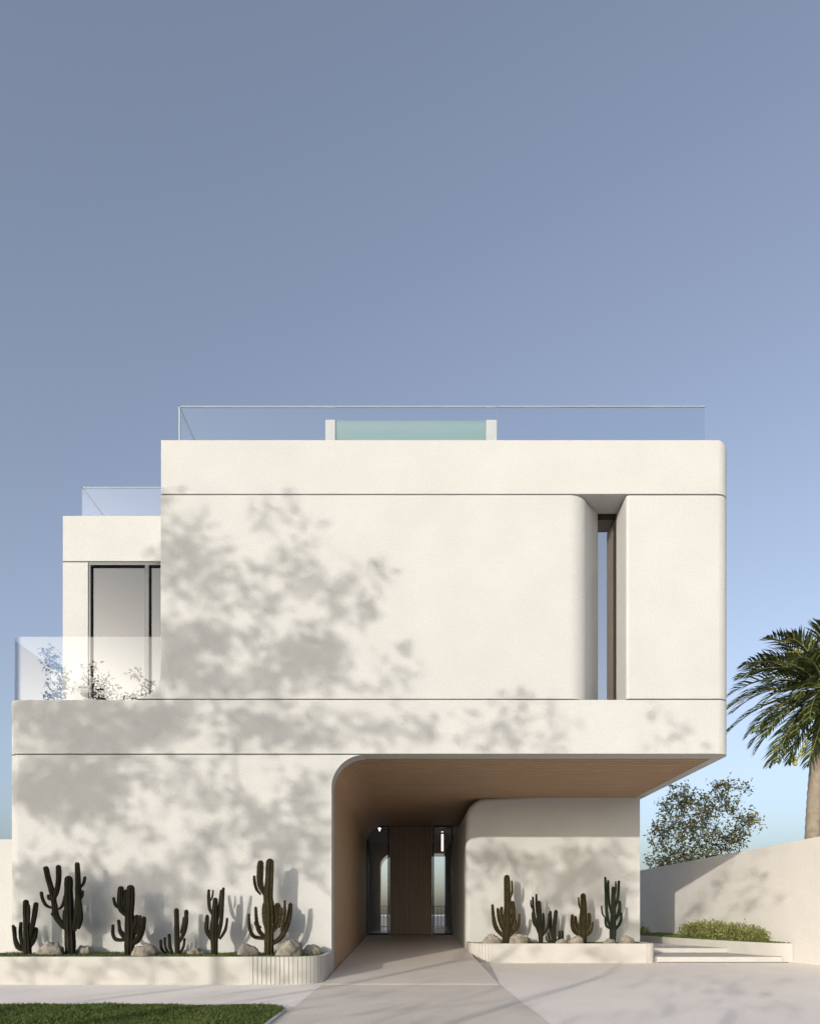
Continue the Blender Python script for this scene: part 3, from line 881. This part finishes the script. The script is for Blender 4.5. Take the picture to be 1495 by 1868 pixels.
cactus(*R_, 2.9, [
    [(1150, 645, 21), (1153, 570, 24), (1155, 420, 18), (1155, 238, 13)],
    [(1140, 570, 13), (1108, 470, 12), (1099, 330, 11), (1090, 165, 8)],
    [(1140, 450, 10), (1122, 330, 10), (1122, 187, 8)],
    [(1140, 560, 10), (1098, 535, 9), (1087, 470, 7)],
    [(1098, 478, 6), (1072, 445, 6), (1063, 378, 5)],
    [(1165, 570, 11), (1212, 510, 10), (1223, 432, 7)],
    [(1165, 500, 14), (1198, 430, 13), (1200, 345, 10)],
    [(1170, 400, 10), (1192, 320, 11), (1202, 192, 9)],
    [(1162, 320, 7), (1171, 260, 7), (1168, 198, 5)]], M3, 'slim green candelabra cactus at the right end of the right planter', GC2, 11)

# ------------------------------------------------------------------ leaves and trees
def leaf_cloud(m, centers, rng, size, per_sprig=10, flat=0.0):
    """centers: (vec, (rx, ry, rz), n)"""
    for c, rad, n in centers:
        k = max(1, int(n / per_sprig))
        for _ in range(k):
            while True:
                q = Vector((rng.uniform(-1, 1), rng.uniform(-1, 1), rng.uniform(-1, 1)))
                if q.length <= 1: break
            sc_ = c + Vector((q.x * rad[0], q.y * rad[1], q.z * rad[2]))
            ax = Vector((rng.gauss(0, 1), rng.gauss(0, 1), rng.gauss(.2, .8))).normalized()
            for j in range(per_sprig):
                t = rng.uniform(-1, 1) * size * 2.0
                p_ = sc_ + ax * t + Vector((rng.gauss(0, .35), rng.gauss(0, .35), rng.gauss(0, .35))) * size
                d = Vector((rng.gauss(0, 1), rng.gauss(0, 1), rng.gauss(-.3, .7))).normalized()
                s_ = size * rng.uniform(.6, 1.25)
                wv = d.orthogonal().normalized()
                wv = Matrix.Rotation(rng.uniform(0, 2 * PI), 3, d) @ wv
                b = d.cross(wv)
                i = len(m.v)
                m.v += [tuple(p_), tuple(p_ + d * s_ * .45 + wv * s_ * .24 + b * s_ * .06), tuple(p_ + d * s_), tuple(p_ + d * s_ * .45 - wv * s_ * .24 + b * s_ * .06)]
                m.f.append([i, i + 1, i + 2, i + 3]); m.mi.append(0)

def limb(m, a, b, r0, r1, rng, wob=0.08, n=7):
    a = Vector(a); b = Vector(b); L = (b - a).length
    pts = []; rad = []
    s1 = Vector((rng.gauss(0, 1), rng.gauss(0, 1), 0)) * L * wob
    for i in range(n + 1):
        t = i / n
        p_ = a.lerp(b, t) + s1 * math.sin(PI * t) + Vector((0, 0, -L * .10 * math.sin(PI * t)))
        pts.append(p_); rad.append(r0 + (r1 - r0) * t)
    m.tube(pts, rad, 7)
    return pts

def tree(name, base, fork, clumps, leafsize, lmat, label, cat, seed, r0, group=None, twig=True):
    """clumps: (vec, (rx, ry, rz), n leaves)"""
    rng = random.Random(seed)
    root = empty(name, base, label, cat, group)
    tk = MB()
    limb(tk, base, fork, r0, r0 * .65, rng, .05, 9)
    order = sorted(clumps, key=lambda q: (q[0] - fork).length)
    placed = [(fork, r0 * .6)]
    for c, rad, n in order:
        src, rs = min(placed, key=lambda q: (q[0] - c).length + (2.0 if q[0].z > c.z + .3 else 0))
        r_ = max(0.008, min(rs * .75, r0 * .5))
        pts = limb(tk, src, c, r_, r_ * .45, rng)
        placed.append((c, r_ * .6)); placed.append((pts[len(pts) // 2], r_ * .8))
        if twig:
            for _ in range(4):
                e = c + Vector((rng.uniform(-1, 1) * rad[0], rng.uniform(-1, 1) * rad[1], rng.uniform(-.6, 1) * rad[2])) * .9
                limb(tk, c, e, r_ * .4, .004, rng, .1, 4)
    tk.build('trunk', BARK, root, smooth=60)
    cr = MB()
    leaf_cloud(cr, clumps, rng, leafsize)
    cr.build('crown', lmat, root, smooth=None)
    return root

# small tree behind the right wall
yt = 10.8
kt = (1 + yt / D) / U
cl = []
rng = random.Random(9)
for (px, py, rpx, n) in [(1243, 1447, 22, 260), (1262, 1474, 30, 420), (1312, 1440, 20, 170), (1330, 1432, 12, 70), (1318, 1468, 22, 200), (1222, 1500, 26, 320), (1255, 1510, 32, 480), (1290, 1500, 26, 300), (1352, 1438, 14, 60), (1342, 1478, 20, 130), (1352, 1510, 26, 330), (1374, 1494, 14, 110), (1300, 1540, 28, 360), (1335, 1535, 22, 230), (1205, 1535, 22, 230), (1240, 1550, 30, 430), (1200, 1570, 18, 150), (1270, 1570, 30, 380), (1225, 1585, 30, 350), (1310, 1575, 24, 180), (1215, 1470, 16, 110), (1195, 1510, 12, 70), (1290, 1470, 16, 80)]:
    c = at(px, py, yt + rng.uniform(-1, 1)); rr_ = rpx * kt
    cl.append((c, (rr_, rr_ * 1.2, rr_), int(n * 1.5)))
b = at(1283, 1668, yt); b.z = 0
tree('leafy_tree', b, at(1280, 1600, yt), cl, 0.105, LEAF, 'small loose tree with green and yellowish leaves behind the right wall', 'tree', 21, 0.09)

# street trees behind the viewer: their leaves dapple the facade
YT = -14.0
def back(pt, yy): return pt + LDIR * (yy - pt.y)
def shade_clumps(items, plane, rng, depth=1.2):
    out = []
    for (px, py, rx, ry, dn) in items:
        pt, k = plane(px, py)
        yy = YT + rng.uniform(-depth, depth)
        rx_, rz_ = rx * k, ry * k
        c = back(pt, yy)
        area = PI * rx_ * rz_
        n = -math.log(max(0.03, 1 - min(dn, .97))) * area / 0.0035
        out.append((c, (rx_, max(.25, (rx_ + rz_) / 2), rz_), max(8, int(n))))
    return out
def zoomed(items): return [(a / 1.967, 880 + b / 1.967, c / 1.967, d / 1.967, e) for a, b, c, d, e in items]
def pl_y(yy):
    def f(px, py): return at(px, py, yy), (1 + yy / D) / U
    return f
def pl_x(u):
    def f(px, py):
        s_ = (px - 747.5) / u; return at(px, py, D * (1 / s_ - 1)), 1 / s_ / U
    return f
def pl_g(px, py):
    s_ = (py - 1668) / 114; yy = D * (1 / s_ - 1); pt = at(px, py, yy); pt.z = 0
    return pt, 1 / s_ / U

T1 = zoomed([(940, 170, 45, 40, .6), (1000, 90, 60, 40, .7), (1160, 160, 40, 30, .3), (620, 90, 50, 50, .35), (610, 260, 50, 40, .4), (700, 280, 40, 30, .4), (615, 340, 60, 35, .8), (800, 320, 120, 36, .65), (760, 430, 60, 50, .8), (900, 420, 90, 56, .8), (980, 300, 60, 40, .6), (1060, 260, 50, 60, .8), (1280, 290, 40, 40, .7), (1380, 310, 40, 25, .3), (1200, 380, 80, 50, .8), (1290, 440, 50, 60, .8), (1100, 350, 60, 50, .65), (1210, 480, 50, 60, .7), (660, 560, 90, 90, .95), (760, 550, 70, 60, .9), (620, 680, 60, 60, .95), (960, 560, 70, 40, .8), (1140, 580, 70, 80, .9), (1060, 640, 80, 70, .9), (960, 680, 60, 60, .9), (1160, 680, 80, 60, .9), (840, 640, 60, 40, .6), (740, 720, 80, 50, .9), (860, 740, 60, 40, .8), (1000, 730, 60, 40, .8), (1390, 740, 30, 40, .5),
             (900, 870, 110, 50, .9), (1020, 900, 110, 50, .9), (840, 930, 60, 40, .8), (1130, 900, 60, 50, .7), (980, 820, 50, 30, .8), (1180, 840, 50, 40, .4), (560, 860, 110, 80, .95), (680, 830, 90, 40, .8)])
T2 = zoomed([(150, 850, 120, 60, .92), (260, 900, 150, 60, .92), (420, 850, 150, 70, .95), (100, 790, 60, 30, .9), (250, 800, 120, 30, .9), (420, 940, 140, 40, .85), (420, 225, 70, 22, .45), (520, 240, 60, 30, .45),
             (150, 1060, 110, 80, .95), (260, 1150, 150, 80, .95), (360, 1010, 130, 60, .9), (110, 1150, 50, 60, .7), (350, 1090, 100, 70, .9), (480, 1060, 50, 50, .7), (480, 1250, 60, 60, .7), (660, 1050, 50, 70, .65), (725, 1180, 32, 90, .7), (725, 1330, 28, 80, .65), (620, 1130, 60, 40, .65), (300, 1350, 70, 40, .7), (200, 1400, 150, 60, .7), (130, 1480, 100, 100, .8), (350, 1480, 200, 80, .92), (550, 1450, 150, 60, .9), (600, 1550, 150, 60, .8), (350, 1600, 150, 50, .5), (620, 1640, 100, 40, .5), (180, 1620, 100, 50, .6), (700, 1350, 80, 60, .8), (380, 1220, 60, 30, .6), (60, 1420, 30, 50, .6), (570, 1250, 30, 60, .5), (450, 1390, 70, 30, .5), (700, 1480, 60, 60, .6)])
T3 = zoomed([(760, 1010, 60, 40, .7), (780, 1150, 70, 40, .7), (850, 1100, 60, 40, .6), (1000, 1180, 80, 60, .7), (1100, 1130, 60, 80, .8), (900, 1230, 80, 40, .7), (1100, 1280, 100, 60, .9), (1000, 1320, 100, 50, .8), (830, 1290, 70, 40, .65), (1100, 1400, 60, 40, .6), (880, 1420, 60, 30, .4), (950, 1200, 60, 30, .5), (1160, 1220, 30, 60, .7), (1160, 1080, 40, 40, .7)])
T3 += [(720, 1205, 50, 28, .4), (715, 1255, 30, 15, .6), (650, 1330, 80, 40, .6), (760, 1320, 30, 25, .7), (790, 1340, 30, 15, .6), (835, 1310, 18, 12, .7), (890, 1345, 40, 25, .7), (940, 1300, 25, 40, .8), (985, 1350, 25, 20, .6), (1030, 1295, 35, 15, .6), (1025, 1360, 15, 10, .6)]
T4 = [(1230, 1300, 35, 14, .5), (1245, 1320, 20, 20, .75), (1205, 1355, 25, 12, .5)]
TB = [(937, 1572, 22, 12, .7), (985, 1585, 24, 22, .55), (1047, 1566, 22, 14, .8), (1078, 1588, 34, 20, .7), (1045, 1604, 28, 16, .7), (1125, 1556, 32, 12, .6), (1020, 1640, 36, 16, .65), (1130, 1615, 28, 26, .6), (887, 1594, 14, 20, .4), (1100, 1650, 30, 20, .5), (1150, 1690, 14, 26, .6), (870, 1570, 14, 20, .5), (900, 1560, 20, 14, .7), (880, 1660, 12, 12, .45), (1060, 1680, 30, 12, .4), (960, 1600, 16, 10, .5)]
TBP = [(930, 1740, 24, 10, .5), (1060, 1738, 40, 9, .6), (1120, 1745, 26, 8, .7), (980, 1745, 22, 8, .4)]
TW = [(1306, 1615, 13, 13, .75), (1320, 1594, 12, 8, .6), (1275, 1653, 18, 13, .75), (1247, 1676, 12, 10, .7), (1371, 1600, 22, 9, .6), (1391, 1622, 12, 14, .65), (1371, 1650, 20, 14, .7), (1383, 1565, 9, 9, .5), (1340, 1660, 12, 8, .4), (1420, 1650, 10, 10, .3)]
TP = [(60, 1765, 40, 14, .8), (150, 1775, 40, 16, .75), (260, 1770, 50, 14, .85), (330, 1780, 20, 14, .5), (470, 1762, 60, 12, .8), (420, 1790, 30, 10, .7), (560, 1775, 24, 20, .4), (520, 1785, 30, 10, .6), (200, 1755, 60, 6, .7)]
TG = [(400, 1806, 150, 4, .8), (180, 1815, 90, 4, .6), (330, 1822, 90, 4, .6), (560, 1812, 60, 4, .5), (690, 1812, 110, 6, .85), (860, 1806, 60, 5, .75), (760, 1840, 110, 7, .8), (900, 1845, 50, 8, .7), (820, 1862, 90, 5, .6), (560, 1862, 50, 5, .7), (1080, 1790, 80, 5, .6), (1240, 1790, 90, 6, .6), (1180, 1812, 70, 6, .75), (1320, 1800, 80, 7, .7), (1420, 1790, 60, 6, .6), (1360, 1825, 70, 7, .75), (1260, 1842, 70, 6, .6), (1120, 1850, 80, 6, .65), (1450, 1830, 50, 8, .6), (1000, 1815, 60, 6, .4), (1400, 1860, 80, 6, .55), (1180, 1772, 70, 3, .6), (60, 1850, 60, 9, .6), (250, 1855, 70, 8, .5), (420, 1850, 40, 8, .4)]
rng = random.Random(77)
def street_tree(items, label, seed, extra=()):
    cl = []
    for its, pl_, dp in items: cl += shade_clumps(its, pl_, rng, dp)
    cl += list(extra)
    mx = sum(c.x for c, _, _ in cl) / len(cl); my = sum(c.y for c, _, _ in cl) / len(cl)
    zl = min(c.z for c, _, _ in cl)
    b_ = Vector((mx, my, 0))
    tree('street_tree', b_, Vector((mx + .2, my, max(1.6, zl * .8))), cl, 0.15, LEAFS, label, 'tree', seed, 0.085, 'street trees opposite the house', False)
F0 = pl_y(0.0)
street_tree([(T1, F0, 1.3)], 'tall leafy street tree across from the house, tallest crown of the row', 31)
ex = []
def glass_point(px, py, yy):      # where a ray mirrored in the balcony glass (y = 0.1) meets the depth yy
    g_ = at(px, py, 0.1)
    return g_ + Vector(((px - 747.5) / F, -1, (1668 - py) / F)) * (0.1 - yy)
for (px, py, rp_, n) in [(92, 1196, 12, 70), (102, 1212, 14, 100), (88, 1214, 10, 60), (112, 1228, 12, 80), (80, 1190, 7, 26), (96, 1255, 14, 80), (108, 1264, 14, 90), (90, 1272, 10, 50), (112, 1244, 10, 50),
                         (168, 1225, 9, 40), (172, 1245, 14, 100), (186, 1252, 14, 100), (178, 1266, 18, 150), (196, 1270, 14, 90), (160, 1268, 12, 70), (188, 1236, 9, 36), (204, 1262, 7, 24)]:
    c = glass_point(px, py, YT + rng.uniform(-.5, .5)); q = rp_ * 23 / F
    ex.append((c, (q, q, q), int(n * .8)))
street_tree([(T2, F0, 1.3), (TP, pl_y(YF), 1.0)], 'wide leafy street tree across from the house, first in the row', 32, ex)
street_tree([(T3, F0, 1.3), ([(a, b, c * 1.15, d * 1.15, min(.93, e * 1.35)) for a, b, c, d, e in TB[:8]], pl_y(YB), 1.0)], 'leafy street tree across from the house with a loose crown', 33)
street_tree([(T4, F0, .8), ([(a, b, c * 1.15, d * 1.15, min(.93, e * 1.35)) for a, b, c, d, e in TB[8:]], pl_y(YB), 1.0), (TBP, pl_y(y0p), 1), (TW, pl_x(900), 1.0)], 'slender leafy street tree across from the house, last in the row', 34)
street_tree([(TG, pl_g, 1.4)], 'low spreading street tree across from the house', 35)

# ------------------------------------------------------------------ shrubs along the right wall
def shrub(blobs, label, seed, size, base, mat=BUSHL, group=None):
    rng = random.Random(seed)
    root = empty('shrub', base, label, 'shrub', group)
    m = MB()
    for c, rad, n in blobs:
        for _ in range(n):
            d = Vector((rng.gauss(0, 1), rng.gauss(0, 1), abs(rng.gauss(0, 1)))).normalized()
            q = rng.uniform(.5, 1.05) * (1 + .38 * noise.noise(d * 2.2 + c * 3)) + (.22 * rng.random() if rng.random() < .12 else 0)
            p_ = c + Vector((d.x * rad[0], d.y * rad[1], d.z * rad[2])) * q
            dd = (d + Vector((rng.gauss(0, .7), rng.gauss(0, .7), rng.gauss(.1, .7)))).normalized()
            wv = Matrix.Rotation(rng.uniform(0, 2 * PI), 3, dd) @ dd.orthogonal().normalized()
            s_ = size * rng.uniform(.6, 1.3)
            i = len(m.v)
            m.v += [tuple(p_), tuple(p_ + dd * s_ * .45 + wv * s_ * .2), tuple(p_ + dd * s_), tuple(p_ + dd * s_ * .45 - wv * s_ * .2)]
            m.f.append([i, i + 1, i + 2, i + 3]); m.mi.append(0)
    m.build('foliage', mat, root, smooth=None)
    t = MB()
    for c, rad, n in blobs:
        for _ in range(5):
            limb(t, (base[0], base[1], base[2] - .02), c + Vector((rng.uniform(-.5, .5) * rad[0], rng.uniform(-.5, .5) * rad[1], rad[2] * .8)), .008, .003, rng, .05, 3)
    t.build('twigs', BARK, root, smooth=60)
zbd = Z(-69)
def bl(u, y, rx, ry, rz, n): return (Vector((X(u), y, zbd)), (rx, ry, rz), n)
shrub([bl(838, 5.4, .30, .55, .34, 2600), bl(852, 4.8, .32, .55, .37, 2800)], 'yellow-green shrub on the raised bed, left half of the low hedge clump', 5, 0.055, (X(845), 5.1, zbd), group='shrubs on the raised bed')
shrub([bl(864, 4.1, .28, .5, .31, 2400), bl(876, 3.55, .22, .42, .26, 1900)], 'yellow-green shrub on the raised bed, nearest the steps', 6, 0.055, (X(868), 3.85, zbd), group='shrubs on the raised bed')
shrub([bl(775, 8.2, .45, .6, .28, 1500)], 'shaded dark shrub on the raised bed behind the entrance block', 7, 0.06, (X(775), 8.2, zbd), group='shrubs on the raised bed')

# ------------------------------------------------------------------ palm
yq = 8.85
kq = (1 + yq / D) / U
top = at(1503, 1256, yq)
pb = at(1482, 1600, yq); pb.z = 0
palm = empty('palm_tree', pb, 'tall coconut palm with drooping fronds rising behind the right wall', 'palm')
m = MB()
pts = []; rad = []
for i in range(60):
    t = i / 59
    p_ = Vector((pb.x + (top.x - pb.x) * t ** 1.6 - .1 * math.sin(PI * t), yq, top.z * t))
    pts.append(p_); rad.append((0.21 - 0.06 * t + .10 * max(0, .12 - t)) * (1.05 if i % 2 else 0.98))
m.tube(pts, rad, 16)
m.build('trunk', PTRUNK, palm, smooth=30)
def frond(az, el, length, droop, rng, mat, roll=0.0, leaf=0.70):
    """a feather leaf: curved midrib with leaflets hanging to both sides"""
    m = MB()
    n = 30
    d0 = Vector((math.cos(az) * math.cos(el), math.sin(az) * math.cos(el), math.sin(el)))
    pts = []
    p_ = Vector(top) + d0 * 0.12
    d = d0.copy()
    st_ = length / n
    side0 = Vector((-math.sin(az), math.cos(az), 0))
    curl = rng.uniform(-.012, .012)
    frames = []
    for i in range(n + 1):
        t = i / n
        pts.append(p_.copy()); frames.append(d.copy())
        d = (d + Vector((0, 0, -1)) * droop * (0.008 + .046 * t) + side0 * curl).normalized()
        p_ = p_ + d * st_
    m.tube(pts, [0.028 * (1 - .88 * i / n) + .003 for i in range(n + 1)], 5, 1)
    for i in range(4, n + 1):
        t = i / n
        for sub in range(1):
            tt = i - 1 + rng.uniform(0, .3)
            i0 = int(tt); f_ = tt - i0
            q = pts[i0].lerp(pts[min(n, i0 + 1)], f_)
            d = frames[i0]
            side = d.cross(Vector((0, 0, 1)))
            if side.length < .1: side = side0.copy()
            side.normalize()
            side = Matrix.Rotation(roll, 3, d) @ side
            up = side.cross(d)
            L = leaf * (math.sin(PI * min(1, (0.10 + 0.86 * t))) ** 0.6) * rng.uniform(.88, 1.08)
            for sg in (-1, 1):
                a = math.radians(52 - 26 * t + rng.uniform(-5, 5))
                ld = (side * sg * math.sin(a) + d * math.cos(a) + up * rng.uniform(.08, .3)).normalized()
                e1 = q + ld * L * .5; 
                ld2 = (ld + Vector((0, 0, -.38))).normalized()
                e2 = e1 + ld2 * L * .5
                wv = ld.cross(up).normalized() * 0.027
                wv = Matrix.Rotation(rng.uniform(-.5, .5), 3, ld) @ wv
                m.add([q - wv * .5, q + wv * .5, e1 + wv, e1 - wv, e2], [(0, 1, 2, 3), (3, 2, 4)])
    return m.build('frond', [mat, RACHIS], palm, smooth=None)
rng = random.Random(15)
for (azd, eld, L, dr) in [(186, -38, 2.8, .8), (198, -54, 2.5, .5), (236, -58, 2.5, .4), (262, -68, 2.4, .3), (172, -48, 2.6, .6), (180, 52, 2.3, 1.5), (178, 30, 2.6, 1.3), (188, 68, 2.0, 1.6), (174, 8, 2.7, 1.1), (192, -2, 2.6, 1.0), (200, 28, 2.5, 1.3), (212, 2, 2.5, 1.1), (184, -26, 2.5, .9), (240, 62, 2.1, 1.5), (160, 40, 2.4, 1.4), (222, -20, 2.3, .9), (182, 38, 2.2, 1.6), (176, 20, 2.45, 1.2), (186, 6, 2.6, 1.1), (172, -6, 2.7, 1.0), (190, -18, 2.5, 1.0), (168, -30, 2.3, 1.0), (196, -42, 2.2, .7), (182, -12, 2.5, 1.2),
                          (205, 60, 2.1, 1.8), (150, 62, 2.1, 1.8), (225, 25, 2.5, 1.4), (240, -10, 2.4, 1.1), (215, -35, 2.1, .8), (232, -52, 1.9, .5), (140, 20, 2.4, 1.4), (130, -12, 2.4, 1.1),
                          (262, 45, 2.3, 1.6), (275, 5, 2.4, 1.2), (285, -30, 2.2, .8), (300, 30, 2.4, 1.4), (315, -5, 2.4, 1.1), (340, 45, 2.2, 1.6), (0, 15, 2.5, 1.2), (20, -20, 2.3, 1.0), (60, 30, 2.4, 1.3), (90, 5, 2.4, 1.2), (110, 50, 2.2, 1.6), (100, -35, 2.2, .8), (255, -62, 1.9, .4)]:
    frond(math.radians(azd + rng.uniform(-4, 4)), math.radians(eld + rng.uniform(-3, 3)), L * rng.uniform(.95, 1.05), dr, rng, PALML, rng.uniform(-.35, .35))
frond(math.radians(205), math.radians(-72), 1.7, .3, rng, PALMD, .2, .3)
frond(math.radians(250), math.radians(-76), 1.75, .3, rng, PALMD, .2, .3)
m = MB()
for (px, py) in [(1473, 1342), (1478, 1348), (1466, 1362), (1459, 1376), (1452, 1384), (1446, 1388), (1450, 1394), (1462, 1370), (1470, 1352)]:
    c = at(px, py, yq - 0.45 + rng.uniform(-.1, .1))
    rr_ = 0.055
    rings = [c + Vector((0, 0, rr_ * math.cos(a * PI / 8))) for a in range(9)]
    m.tube(rings, [max(.004, rr_ * math.sin(a * PI / 8)) for a in range(9)], 10)
m.build('fruit', FRUIT, palm, smooth=60)
m = MB()
m.tube([Vector(top) + Vector((0, -.05, 0)), at(1480, 1335, yq - .3), at(1452, 1390, yq - .45)], [.03, .022, .012], 6)
m.build('fruit_stalk', RACHIS, palm, smooth=60)
